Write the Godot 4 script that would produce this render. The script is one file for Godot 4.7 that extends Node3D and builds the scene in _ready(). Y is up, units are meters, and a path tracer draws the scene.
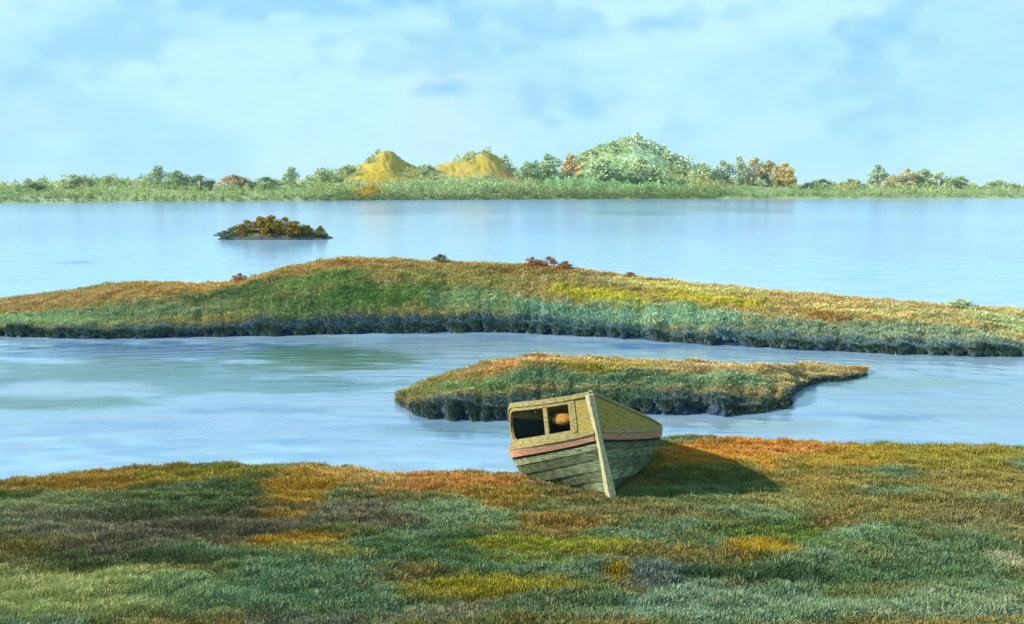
extends Node3D
# A tidal creek at low water: a weathered wooden boat on a grassy bank, marsh islands, a far shore with hills and trees.
# y is up, metres, the camera looks along -z.

var rng := RandomNumberGenerator.new()
var noise := FastNoiseLite.new()
var fine := FastNoiseLite.new()
var used := {}
var tints := {}

const EDGE := [[-12.06, -12.14], [-11.78, -12.25], [-11.52, -12.38], [-11.26, -12.51], [-10.99, -12.65], [-10.71, -12.78], [-10.42, -12.92], [-10.14, -13.07], [-9.84, -13.21], [-9.54, -13.36], [-9.23, -13.51], [-8.92, -13.67], [-8.59, -13.82], [-8.26, -13.97], [-7.91, -14.12], [-7.56, -14.27], [-7.2, -14.42], [-6.83, -14.57], [-6.42, -14.65], [-6, -14.71], [-5.57, -14.75], [-5.11, -14.7], [-4.64, -14.63], [-4.18, -14.56], [-3.72, -14.48], [-3.26, -14.4], [-2.81, -14.33], [-2.37, -14.25], [-1.93, -14.2], [-1.51, -14.28], [-1.08, -14.32], [-0.64, -14.27], [-0.21, -14.24], [0.22, -14.26], [0.66, -14.44], [1.13, -14.82], [1.62, -15.24], [2.15, -15.75], [2.7, -16.25], [3.22, -16.42], [3.71, -16.38], [4.19, -16.32], [4.67, -16.26], [5.14, -16.21], [5.61, -16.16], [6.08, -16.11], [6.55, -16.06], [7.01, -16.02], [7.48, -15.98], [7.94, -15.94], [8.4, -15.9], [8.86, -15.86], [9.32, -15.82], [9.77, -15.77], [10.19, -15.69], [10.6, -15.6], [11.01, -15.51], [11.42, -15.42], [11.82, -15.33], [12.22, -15.25], [12.61, -15.16], [13, -15.08], [13.38, -14.99], [13.76, -14.91], [14.15, -14.84]]
const MID := [[-29.94, -31.16, -34.27, 0.25, -35.76], [-29.19, -31.14, -33.4, 0.25, -35.74], [-28.44, -31.13, -32.54, 0.25, -35.73], [-27.7, -31.12, -31.68, 0.25, -35.72], [-26.95, -31.1, -30.82, 0.25, -35.7], [-26.2, -31.09, -29.96, 0.25, -35.69], [-25.45, -31.07, -29.1, 0.25, -35.67], [-24.7, -31.06, -28.24, 0.25, -35.66], [-23.96, -31.04, -27.38, 0.25, -35.64], [-23.21, -31.03, -26.53, 0.29, -35.63], [-22.47, -31.02, -25.67, 0.34, -35.62], [-21.72, -31, -24.82, 0.39, -35.6], [-20.98, -30.99, -23.96, 0.45, -35.59], [-20.24, -30.97, -23.11, 0.5, -35.57], [-19.5, -30.96, -22.26, 0.55, -35.56], [-18.74, -30.92, -21.4, 0.62, -35.52], [-17.95, -30.82, -20.49, 0.73, -35.42], [-17.15, -30.69, -19.58, 0.86, -35.29], [-16.36, -30.57, -18.68, 0.99, -35.17], [-15.57, -30.44, -17.78, 1.12, -35.04], [-14.81, -30.35, -16.9, 1.25, -34.95], [-14.11, -30.4, -16.1, 1.36, -35], [-13.43, -30.48, -15.31, 1.41, -35.08], [-12.74, -30.57, -14.52, 1.39, -35.17], [-12.05, -30.65, -13.73, 1.33, -35.25], [-11.35, -30.73, -12.94, 1.28, -35.33], [-10.65, -30.82, -12.13, 1.33, -35.42], [-9.95, -30.9, -11.32, 1.44, -35.5], [-9.24, -30.99, -10.51, 1.65, -35.59], [-8.53, -31.07, -9.69, 1.89, -35.67], [-7.82, -31.16, -8.87, 2.08, -35.76], [-7.1, -31.25, -8.04, 2.23, -35.85], [-6.38, -31.33, -7.22, 2.34, -35.93], [-5.65, -31.42, -6.4, 2.34, -36.02], [-4.92, -31.51, -5.57, 2.3, -36.11], [-4.19, -31.59, -4.74, 2.26, -36.19], [-3.44, -31.64, -3.9, 2.2, -36.24], [-2.7, -31.69, -3.05, 2.14, -36.29], [-1.95, -31.73, -2.21, 2.11, -36.33], [-1.2, -31.77, -1.36, 2.1, -36.37], [-0.45, -31.77, -0.51, 2.08, -36.37], [0.3, -31.6, 0.34, 2.05, -36.2], [1.04, -31.38, 1.18, 2.02, -35.98], [1.77, -31.16, 2.01, 1.97, -35.76], [2.49, -30.94, 2.83, 1.89, -35.54], [3.2, -30.72, 3.64, 1.79, -35.32], [3.89, -30.44, 4.43, 1.71, -35.04], [4.57, -30.15, 5.21, 1.64, -34.75], [5.24, -29.87, 5.98, 1.58, -34.47], [5.89, -29.6, 6.74, 1.52, -34.2], [6.54, -29.33, 7.49, 1.46, -33.93], [7.18, -29.1, 8.23, 1.41, -33.7], [7.81, -28.87, 8.96, 1.37, -33.47], [8.43, -28.65, 9.69, 1.32, -33.25], [9.04, -28.43, 10.4, 1.28, -33.03], [9.65, -28.23, 11.11, 1.23, -32.83], [10.26, -28.08, 11.83, 1.18, -32.68], [10.88, -27.94, 12.55, 1.13, -32.54], [11.48, -27.8, 13.26, 1.08, -32.4], [12.09, -27.66, 13.97, 1.03, -32.26], [12.69, -27.53, 14.67, 0.98, -32.13], [13.3, -27.44, 15.39, 0.94, -32.04], [13.91, -27.36, 16.11, 0.89, -31.96], [14.52, -27.28, 16.82, 0.85, -31.88], [15.12, -27.2, 17.53, 0.8, -31.8], [15.72, -27.12, 18.24, 0.76, -31.72], [16.32, -27.04, 18.94, 0.72, -31.64], [16.9, -26.94, 19.63, 0.68, -31.54], [17.47, -26.83, 20.31, 0.64, -31.43], [18.04, -26.72, 20.99, 0.6, -31.32], [18.6, -26.62, 21.66, 0.56, -31.22], [19.16, -26.51, 22.32, 0.52, -31.11], [19.71, -26.41, 22.99, 0.48, -31.01], [20.26, -26.3, 23.64, 0.45, -30.9], [20.81, -26.2, 24.3, 0.41, -30.8], [21.35, -26.1, 24.95, 0.37, -30.7], [21.89, -25.99, 25.6, 0.33, -30.59], [22.42, -25.89, 26.24, 0.3, -30.49], [22.95, -25.79, 26.88, 0.26, -30.39], [23.48, -25.69, 27.51, 0.25, -30.29], [24, -25.6, 28.15, 0.25, -30.2], [24.53, -25.51, 28.78, 0.25, -30.11]]
const NEAR := [[-2.88, -21.1, -2.94, 0.1, -21.55], [-2.57, -20.41, -2.67, 0.2, -21.31], [-2.31, -20.03, -2.45, 0.35, -21.38], [-2.08, -19.91, -2.25, 0.35, -21.71], [-1.85, -19.79, -2.05, 0.36, -22.04], [-1.63, -19.68, -1.82, 0.44, -22.08], [-1.41, -19.59, -1.57, 0.53, -21.99], [-1.2, -19.59, -1.34, 0.6, -21.99], [-0.99, -19.59, -1.1, 0.66, -21.99], [-0.78, -19.59, -0.86, 0.72, -21.99], [-0.56, -19.59, -0.63, 0.78, -21.99], [-0.35, -19.59, -0.39, 0.85, -21.99], [-0.14, -19.62, -0.16, 0.88, -22.02], [0.07, -19.66, 0.08, 0.89, -22.06], [0.28, -19.7, 0.32, 0.91, -22.1], [0.5, -19.74, 0.55, 0.92, -22.14], [0.71, -19.78, 0.79, 0.93, -22.18], [0.93, -19.82, 1.03, 0.92, -22.22], [1.14, -19.86, 1.27, 0.9, -22.26], [1.36, -19.89, 1.51, 0.89, -22.29], [1.58, -19.92, 1.75, 0.87, -22.32], [1.8, -19.95, 1.99, 0.86, -22.35], [2.01, -19.98, 2.23, 0.84, -22.38], [2.23, -20.01, 2.48, 0.83, -22.41], [2.45, -20.04, 2.72, 0.81, -22.44], [2.67, -20.07, 2.96, 0.79, -22.47], [2.89, -20.1, 3.21, 0.77, -22.5], [3.12, -20.13, 3.45, 0.75, -22.53], [3.33, -20.12, 3.69, 0.74, -22.52], [3.55, -20.11, 3.93, 0.73, -22.51], [3.76, -20.1, 4.17, 0.72, -22.5], [3.98, -20.09, 4.41, 0.71, -22.49], [4.19, -20.08, 4.65, 0.7, -22.48], [4.41, -20.07, 4.89, 0.69, -22.47], [4.62, -20.06, 5.13, 0.69, -22.46], [4.83, -20.05, 5.37, 0.68, -22.45], [5.05, -20.05, 5.61, 0.67, -22.45], [5.28, -20.11, 5.86, 0.65, -22.51], [5.51, -20.16, 6.12, 0.63, -22.56], [5.75, -20.22, 6.38, 0.62, -22.62], [5.98, -20.27, 6.64, 0.6, -22.67], [6.23, -20.38, 6.91, 0.57, -22.78], [6.55, -20.69, 7.25, 0.5, -23.09], [6.87, -21, 7.6, 0.42, -23.4], [7.39, -21.92, 8.16, 0.22, -24.32], [7.9, -22.73, 8.67, 0.1, -25.03], [8.3, -23.18, 9, 0.1, -25.21], [8.63, -23.39, 9.25, 0.1, -25.15], [8.91, -23.48, 9.45, 0.1, -24.97], [9.2, -23.57, 9.65, 0.1, -24.79], [9.53, -23.78, 9.89, 0.1, -24.73], [9.87, -24, 10.14, 0.1, -24.68], [10.22, -24.23, 10.4, 0.1, -24.64]]
const FAR := [[-290.7, -248.1, -336.8, 3.4, -395.1, 4.4], [-281.6, -250.2, -325.9, 3.4, -381.8, 4.5], [-272.3, -252.4, -314.8, 3.3, -368.4, 4.5], [-262.9, -254.5, -303.6, 3.3, -354.8, 4.6], [-253.3, -256.8, -292.1, 3.3, -341.1, 4.7], [-243.5, -259, -280.6, 3.2, -327.2, 4.8], [-233.6, -261.3, -268.8, 3.2, -313.1, 4.8], [-223.4, -263.7, -256.9, 3.1, -298.9, 4.9], [-213.1, -266.1, -244.7, 3.1, -284.4, 5], [-202.7, -268.5, -232.4, 3, -269.8, 5.1], [-192, -271, -219.9, 3, -255, 5.2], [-181.1, -273.5, -207.2, 2.9, -240, 5.2], [-170, -276.1, -194.3, 2.9, -224.8, 5.1], [-158.9, -279, -181.4, 2.9, -209.5, 6], [-147.7, -282.4, -168.4, 3, -194.1, 7.8], [-136.3, -285.8, -155.1, 3.2, -178.5, 9], [-124.6, -289.3, -141.5, 3.3, -162.7, 7.5], [-112.6, -292.9, -127.7, 3.4, -146.7, 6.7], [-100.7, -297.9, -114, 3.5, -130.7, 5.6], [-88.8, -304.5, -100.3, 3.7, -114.7, 6.3], [-76.4, -311.3, -86, 3.8, -98.1, 8.1], [-70, -314.9, -78.7, 4, -89.6, 9.5], [-67.3, -316.3, -75.7, 4.2, -86.1, 10.1], [-64.7, -317.8, -72.7, 4.3, -82.7, 10.9], [-62.1, -319.2, -69.7, 4.4, -79.2, 11.9], [-59.4, -320.7, -66.6, 4.5, -75.6, 13.1], [-56.7, -322.2, -63.6, 4.6, -72.1, 15.1], [-53.9, -323.7, -60.5, 4.7, -68.5, 17.5], [-51.2, -325.3, -57.3, 4.8, -64.8, 20.4], [-48.4, -326.8, -54.2, 4.9, -61.2, 22.3], [-45.6, -328.3, -51, 5, -57.6, 21.6], [-42.7, -329.9, -47.8, 5.1, -54, 19], [-39.8, -330.8, -44.5, 5.2, -50.3, 16.4], [-36.8, -331.8, -41.2, 5.3, -46.6, 14.7], [-33.9, -332.7, -37.9, 5.4, -42.8, 14.3], [-30.9, -333.6, -34.5, 5.4, -39, 14.5], [-27.9, -334.6, -31.1, 5.5, -35.2, 15.6], [-24.8, -335.5, -27.7, 5.5, -31.3, 16.7], [-21.8, -336.5, -24.3, 5.5, -27.4, 17.9], [-18.7, -337.5, -20.9, 5.6, -23.6, 19.1], [-15.7, -338.4, -17.5, 5.6, -19.7, 20.2], [-12.6, -339.4, -14, 5.6, -15.8, 21.4], [-9.5, -340.4, -10.5, 5.7, -11.9, 22.2], [-6.3, -341.4, -7, 5.7, -7.9, 20.5], [-3.2, -342.4, -3.5, 5.7, -4, 17.8], [0, -343.4, 0, 5.8, 0, 14.6], [3.2, -344.4, 3.5, 5.8, 4, 11], [6.4, -345.4, 7.1, 5.8, 8, 10.7], [9.6, -346.4, 10.7, 5.8, 12.1, 10.4], [12.9, -347.4, 14.3, 5.9, 16.1, 10.1], [16.1, -348.5, 17.9, 5.9, 20.2, 10.8], [19.4, -349.5, 21.6, 5.9, 24.3, 11.6], [22.7, -350.5, 25.2, 6, 28.4, 13.5], [26, -351.6, 28.9, 6, 32.5, 17.2], [29.4, -352.6, 32.6, 6, 36.6, 20.4], [32.7, -353.7, 36.3, 6.1, 40.7, 23], [36.1, -354.8, 40.1, 6.1, 44.9, 24.1], [39.5, -355.5, 43.8, 6.1, 49, 25.4], [42.9, -356.3, 47.6, 6.2, 53.2, 27], [46.3, -357, 51.3, 6.2, 57.4, 28.3], [49.7, -357.8, 55.1, 6.2, 61.5, 29.4], [53.1, -358.5, 58.9, 6.3, 65.8, 28.6], [56.5, -359.3, 62.7, 6.3, 70, 27.3], [60, -360.1, 66.5, 6.2, 74.3, 25.4], [63.4, -360.9, 70.3, 6.1, 78.6, 23.3], [66.9, -361.6, 74.2, 6, 83, 20.9], [70.4, -362.4, 78, 6, 87.4, 18.3], [73.9, -363.2, 81.9, 5.9, 91.8, 15.7], [77.5, -364, 85.8, 5.8, 96.1, 13.8], [81, -364.8, 89.7, 5.7, 100.5, 12.6], [84.6, -365.6, 93.6, 5.6, 105, 11.5], [88.1, -366.4, 97.6, 5.5, 109.4, 10.3], [101.7, -369.4, 112.5, 5.1, 126, 9.1], [115.4, -372.4, 127.6, 4.7, 143, 7.2], [129.4, -375.3, 142.9, 4.4, 160, 5.4], [143.3, -377.7, 158.2, 4.3, 177.1, 4.8], [157.4, -380.2, 173.7, 4.1, 194.3, 4.9], [171.7, -382.7, 189.4, 4, 211.6, 6.5], [186.2, -385.2, 205.2, 3.9, 229.2, 6.5], [200.9, -387.7, 221.3, 3.7, 247, 5.4], [215.8, -390.3, 237.6, 3.6, 265, 4.7], [230.9, -392.9, 254, 3.4, 283.3, 4], [245.8, -395.1, 270.3, 3.4, 301.3, 3.9], [260.9, -397.2, 286.8, 3.3, 319.5, 3.9], [276.1, -399.3, 303.4, 3.3, 337.9, 3.8], [291.6, -401.5, 320.2, 3.3, 356.4, 3.8], [307.1, -403.6, 337.2, 3.2, 375.1, 3.8], [322.9, -405.8, 354.3, 3.2, 393.9, 3.7], [338.8, -408, 371.6, 3.1, 412.9, 3.7], [354.9, -410.3, 389, 3.1, 432.1, 3.6], [371.1, -412.5, 406.7, 3, 451.5, 3.6], [387.6, -414.8, 424.5, 3, 471, 3.5], [404.2, -417.1, 442.5, 3, 490.8, 3.5], [421, -419.5, 460.7, 2.9, 510.7, 3.5], [438, -421.8, 479.1, 2.9, 530.8, 3.4], [455.2, -424.2, 497.6, 2.8, 551.1, 3.4], [472.6, -426.7, 516.4, 2.8, 571.6, 3.3], [490.2, -429.1, 535.4, 2.7, 592.3, 3.3]]
# plant, soil and water colour patches: centre, half sizes, linear colour
const BANK_PATCHES := [[-7.609, -13.861, 1.347, 0.543, 0.342, 0.221, 0.049], [-6.759, -14.214, 1.207, 0.518, 0.37, 0.216, 0.043], [-5.193, -14.424, 1.224, 0.479, 0.254, 0.215, 0.032], [-2.793, -14.214, 1.207, 0.414, 0.499, 0.335, 0.123], [-1.216, -13.91, 1.267, 0.646, 0.442, 0.213, 0.058], [-0.352, -13.158, 0.721, 0.536, 0.296, 0.186, 0.032], [-7.373, -12.809, 0.937, 0.766, 0.215, 0.257, 0.126], [-5.745, -13.025, 1.111, 0.879, 0.108, 0.14, 0.061], [-6.703, -12.125, 1.335, 0.575, 0.195, 0.194, 0.122], [-5.645, -11.753, 1.152, 0.651, 0.132, 0.118, 0.086], [-3.932, -12.279, 1.351, 0.786, 0.112, 0.098, 0.068], [-2.184, -12.601, 1.153, 0.536, 0.155, 0.139, 0.096], [-0.788, -12.398, 0.909, 0.6, 0.185, 0.255, 0.139], [-3.475, -13.477, 0.656, 0.938, 0.371, 0.222, 0.031], [-4.592, -13.384, 0.651, 0.833, 0.086, 0.118, 0.046], [-2.993, -11.506, 0.706, 0.312, 0.306, 0.177, 0.012], [-2.485, -11.104, 0.751, 0.227, 0.232, 0.221, 0.052], [-4.849, -10.881, 2.277, 0.187, 0.066, 0.095, 0.041], [-5.452, -9.962, 1.48, 0.798, 0.334, 0.356, 0.149], [-3.829, -9.909, 1.105, 0.446, 0.205, 0.28, 0.141], [-2.504, -10.015, 1.116, 0.643, 0.119, 0.208, 0.12], [-0.853, -11.202, 1.377, 0.561, 0.062, 0.122, 0.05], [-0.337, -10.096, 0.937, 0.38, 0.247, 0.215, 0.018], [-0.842, -9.41, 0.819, 0.238, 0.187, 0.175, 0.107], [-2.457, -9.316, 0.927, 0.234, 0.12, 0.132, 0.094], [0.71, -12.087, 1.035, 0.304, 0.257, 0.166, 0.043], [2.103, -12.478, 1.219, 0.283, 0.184, 0.162, 0.064], [0.666, -11.301, 1.11, 0.335, 0.215, 0.219, 0.023], [0.239, -10.758, 0.663, 0.244, 0.161, 0.196, 0.047], [1.827, -10.346, 0.703, 0.398, 0.099, 0.126, 0.124], [1.33, -10.46, 0.194, 0.261, 0.264, 0.19, 0.012], [4.004, -11.753, 1.008, 0.542, 0.093, 0.155, 0.031], [3.47, -11.301, 0.416, 0.302, 0.285, 0.185, 0.008], [3.451, -10.431, 1.223, 0.231, 0.037, 0.077, 0.035], [2.553, -9.909, 0.982, 0.315, 0.156, 0.239, 0.161], [5.041, -11.826, 0.521, 0.292, 0.21, 0.322, 0.197], [3.755, -14.918, 1.444, 0.796, 0.447, 0.241, 0.027], [4.353, -15.817, 1.527, 0.635, 0.46, 0.207, 0.038], [5.562, -16.009, 1.159, 0.519, 0.452, 0.214, 0.055], [6.375, -15.148, 1.466, 0.702, 0.337, 0.221, 0.03], [8.024, -15.148, 1.466, 0.878, 0.238, 0.201, 0.034], [7.878, -13.861, 1.178, 0.741, 0.223, 0.182, 0.056], [3.379, -14.061, 1.058, 0.813, 0.108, 0.146, 0.056], [5.317, -13.763, 0.92, 0.584, 0.267, 0.203, 0.058], [4.527, -12.895, 1.258, 0.344, 0.209, 0.213, 0.08], [6.061, -12.809, 1.406, 0.595, 0.184, 0.162, 0.052], [6.937, -12.398, 1.06, 0.559, 0.165, 0.144, 0.06], [5.915, -10.976, 1.215, 0.893, 0.093, 0.156, 0.081], [4.88, -10.46, 0.775, 0.348, 0.07, 0.138, 0.066], [6.635, -10.819, 0.32, 0.309, 0.341, 0.34, 0.227], [5.366, -9.654, 0.958, 0.45, 0.166, 0.232, 0.146], [3.536, -9.555, 1.542, 0.343, 0.15, 0.231, 0.145], [1.511, -9.506, 1.181, 0.315, 0.15, 0.231, 0.155], [0.567, -9.506, 0.708, 0.34, 0.092, 0.14, 0.073]]  # one dark green patch right of the boat deepens its cast shadow
const MID_PATCHES := [[-17.9, 0.665, 4.356, 0.209, 0.381, 0.275, 0.137], [-16.933, 0.247, 4.495, 0.167, 0.261, 0.371, 0.226], [-12.612, 0.796, 3.638, 0.222, 0.38, 0.267, 0.109], [-11.201, 0.913, 2.883, 0.105, 0.449, 0.303, 0.099], [-7.49, 0.843, 3.292, 0.142, 0.339, 0.221, 0.09], [-10.367, 0.583, 2.374, 0.2, 0.106, 0.169, 0.082], [-13.686, 0.328, 3.403, 0.155, 0.21, 0.265, 0.16], [-7.712, 0.253, 3.436, 0.161, 0.144, 0.223, 0.101], [-7.216, 0.534, 1.983, 0.129, 0.166, 0.245, 0.091], [-4.361, 0.316, 3.115, 0.158, 0.113, 0.2, 0.064], [-2.1, 0.574, 2.826, 0.139, 0.268, 0.26, 0.098], [-3.009, 0.876, 2.926, 0.11, 0.317, 0.234, 0.098], [0.33, 0.775, 2.473, 0.141, 0.237, 0.189, 0.069], [-1.245, 0.268, 2.725, 0.14, 0.227, 0.306, 0.174], [1.378, 0.951, 1.086, 0.085, 0.292, 0.098, 0.03], [3.621, 0.958, 1.235, 0.075, 0.268, 0.125, 0.047], [4.326, 0.801, 1.602, 0.122, 0.296, 0.295, 0.198], [3.406, 0.464, 1.781, 0.135, 0.392, 0.367, 0.045], [7.616, 0.583, 2.101, 0.114, 0.421, 0.379, 0.061], [6.206, 0.804, 2.357, 0.142, 0.468, 0.432, 0.166], [2.555, 0.19, 3.006, 0.131, 0.173, 0.304, 0.241], [9.524, 0.874, 2.304, 0.1, 0.409, 0.409, 0.175], [6.48, 0.293, 3.276, 0.144, 0.227, 0.37, 0.27], [12.583, 0.814, 2.978, 0.142, 0.384, 0.291, 0.133], [12.545, 0.596, 2.523, 0.107, 0.466, 0.413, 0.193], [11.6, 0.432, 1.768, 0.088, 0.3, 0.18, 0.052], [9.918, 0.186, 3.099, 0.119, 0.167, 0.24, 0.182], [15.88, 0.741, 2.9, 0.155, 0.337, 0.313, 0.168], [13.831, 0.254, 3.729, 0.151, 0.206, 0.281, 0.205], [17.641, 0.63, 1.417, 0.288, 0.304, 0.364, 0.197], [5.962, 0.976, 1.611, 0.047, 0.33, 0.151, 0.052], [-14.794, 0, 5.386, 0.11, 0.1, 0.171, 0.198], [-7.457, -0.003, 4.799, 0.134, 0.045, 0.105, 0.153], [-3.076, 0.01, 4.501, 0.123, 0.045, 0.105, 0.153], [1.04, 0, 3.713, 0.127, 0.054, 0.114, 0.155], [5.229, -0.013, 4.24, 0.126, 0.076, 0.158, 0.194], [10.864, -0.007, 4.968, 0.14, 0.088, 0.165, 0.207], [15.692, -0.012, 4.18, 0.163, 0.096, 0.171, 0.209]]
const NEAR_PATCHES := [[-2.099, 0.657, 1.024, 0.366, 0.208, 0.207, 0.08], [-0.818, 0.771, 1.022, 0.179, 0.344, 0.258, 0.108], [0.207, 0.855, 1.034, 0.129, 0.455, 0.279, 0.12], [1.781, 0.872, 1.571, 0.1, 0.471, 0.313, 0.151], [3.397, 0.909, 1.327, 0.091, 0.414, 0.318, 0.139], [2.538, 0.714, 1.606, 0.104, 0.313, 0.27, 0.051], [5.483, 0.878, 1.845, 0.115, 0.447, 0.338, 0.2], [7.774, 0.822, 1.119, 0.142, 0.364, 0.275, 0.151], [9.972, 0.597, 0.749, 0.339, 0.28, 0.192, 0.088], [-0.789, 0.43, 1.48, 0.161, 0.167, 0.246, 0.111], [1.203, 0.473, 1.504, 0.147, 0.146, 0.238, 0.146], [3.492, 0.442, 1.771, 0.183, 0.128, 0.209, 0.125], [5.553, 0.512, 1.274, 0.175, 0.2, 0.288, 0.177], [-0.759, 0.072, 2.134, 0.143, 0.051, 0.105, 0.135], [4.551, 0.052, 2.179, 0.152, 0.045, 0.1, 0.134], [1.896, 0.133, 1.701, 0.118, 0.058, 0.133, 0.099]]
const FAR_PATCHES := [[-206.377, 1.334, 55.2, 2.76, 0.268, 0.379, 0.159], [-194.603, 6.302, 18.4, 2.76, 0.375, 0.426, 0.164], [-124.004, 5.4, 10.12, 2.3, 0.483, 0.394, 0.176], [-160.314, 8.104, 23, 3.68, 0.342, 0.424, 0.185], [-96.715, 3.595, 55.2, 2.3, 0.307, 0.402, 0.172], [-58.169, 13.943, 16.56, 11.5, 0.474, 0.345, 0.033], [-64.672, 8.104, 7.36, 3.68, 0.504, 0.347, 0.016], [-73.682, 11.7, 7.36, 3.68, 0.399, 0.407, 0.133], [-42.754, 11.7, 8.28, 2.76, 0.384, 0.427, 0.186], [-22.722, 13.943, 17.48, 5.06, 0.497, 0.365, 0.064], [-11.348, 17.076, 7.36, 6.44, 0.455, 0.353, 0.045], [-0.91, 10.802, 6.44, 2.3, 0.503, 0.274, 0.076], [-32.819, 5.851, 41.4, 2.3, 0.372, 0.469, 0.243], [21.854, 9.004, 13.8, 4.6, 0.304, 0.373, 0.17], [49.064, 14.839, 25.3, 11.5, 0.363, 0.536, 0.303], [39.931, 17.97, 9.2, 4.14, 0.475, 0.555, 0.293], [64.888, 17.97, 12.88, 6.44, 0.556, 0.702, 0.474], [49.22, 6.302, 32.2, 2.3, 0.301, 0.485, 0.255], [30.908, 13.494, 3.68, 3.68, 0.522, 0.315, 0.132], [94.699, 9.004, 23, 2.76, 0.427, 0.41, 0.175], [85.795, 2.691, 82.8, 1.84, 0.186, 0.277, 0.097], [158.626, 5.851, 13.8, 2.3, 0.462, 0.383, 0.153], [154.249, 2.691, 69, 2.3, 0.267, 0.37, 0.158], [195.124, 5.4, 23, 2.76, 0.35, 0.425, 0.202]]
const WATER_PATCHES := [[0, -86.78, 70.752, 0.959, 0.36, 0.581, 0.86], [0, -235.654, 163.741, 0.367, 0.213, 0.397, 0.778], [-50.662, -120.462, 27.99, 0.32, 0.319, 0.474, 0.807], [26.31, -120.462, 36.387, 0.32, 0.274, 0.444, 0.807], [35.893, -79.358, 14.801, 0.281, 0.344, 0.505, 0.822], [-31.025, -61.429, 1.005, 0.027, 0.109, 0.271, 0.681], [25.875, -174.353, 12.129, 0.112, 0.131, 0.271, 0.584], [49.36, -204.813, 14.238, 0.176, 0.156, 0.289, 0.497], [-23.197, -196.246, 11.371, 0.212, 0.17, 0.329, 0.648], [97.517, -314.47, 72.774, 0.169, 0.213, 0.349, 0.584], [-0.575, -40.688, 23.939, 0.275, 0.427, 0.581, 0.837], [0, -22.387, 32.106, 0.399, 0.26, 0.379, 0.516], [-11.902, -27.694, 7.234, 0.056, 0.071, 0.17, 0.342], [-11.381, -24.36, 4.935, 0.088, 0.064, 0.154, 0.176], [-5.775, -26.7, 2.856, 0.078, 0.071, 0.172, 0.147], [-7.186, -22.97, 4.388, 0.047, 0.102, 0.208, 0.256], [-12.946, -22.97, 0.823, 0.031, 0.278, 0.371, 0.479], [-11.421, -21.1, 2.527, 0.043, 0.079, 0.17, 0.171], [-11.291, -22.387, 1.873, 0.036, 0.26, 0.352, 0.465], [-2.128, -28.948, 3.089, 0.052, 0.236, 0.352, 0.488], [-7.125, -18.993, 5.024, 0.079, 0.26, 0.371, 0.535], [-1.387, -18.587, 1.79, 0.034, 0.177, 0.299, 0.401], [-5.653, -20.318, 1.949, 0.014, 0.154, 0.267, 0.422], [4.678, -28.579, 2.034, 0.026, 0.132, 0.267, 0.511], [7.825, -27.694, 3.946, 0.031, 0.278, 0.394, 0.535], [10.642, -22.97, 3.017, 0.052, 0.19, 0.299, 0.342], [10.916, -20.318, 2.924, 0.065, 0.245, 0.349, 0.465], [9.128, -19.59, 1.176, 0.013, 0.132, 0.237, 0.381], [5.664, -18.993, 2.055, 0.035, 0.23, 0.316, 0.381], [4.348, -19.244, 1.388, 0.013, 0.291, 0.39, 0.488]]  # water tints; the teal ones paint in green reflections of the banks
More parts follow.
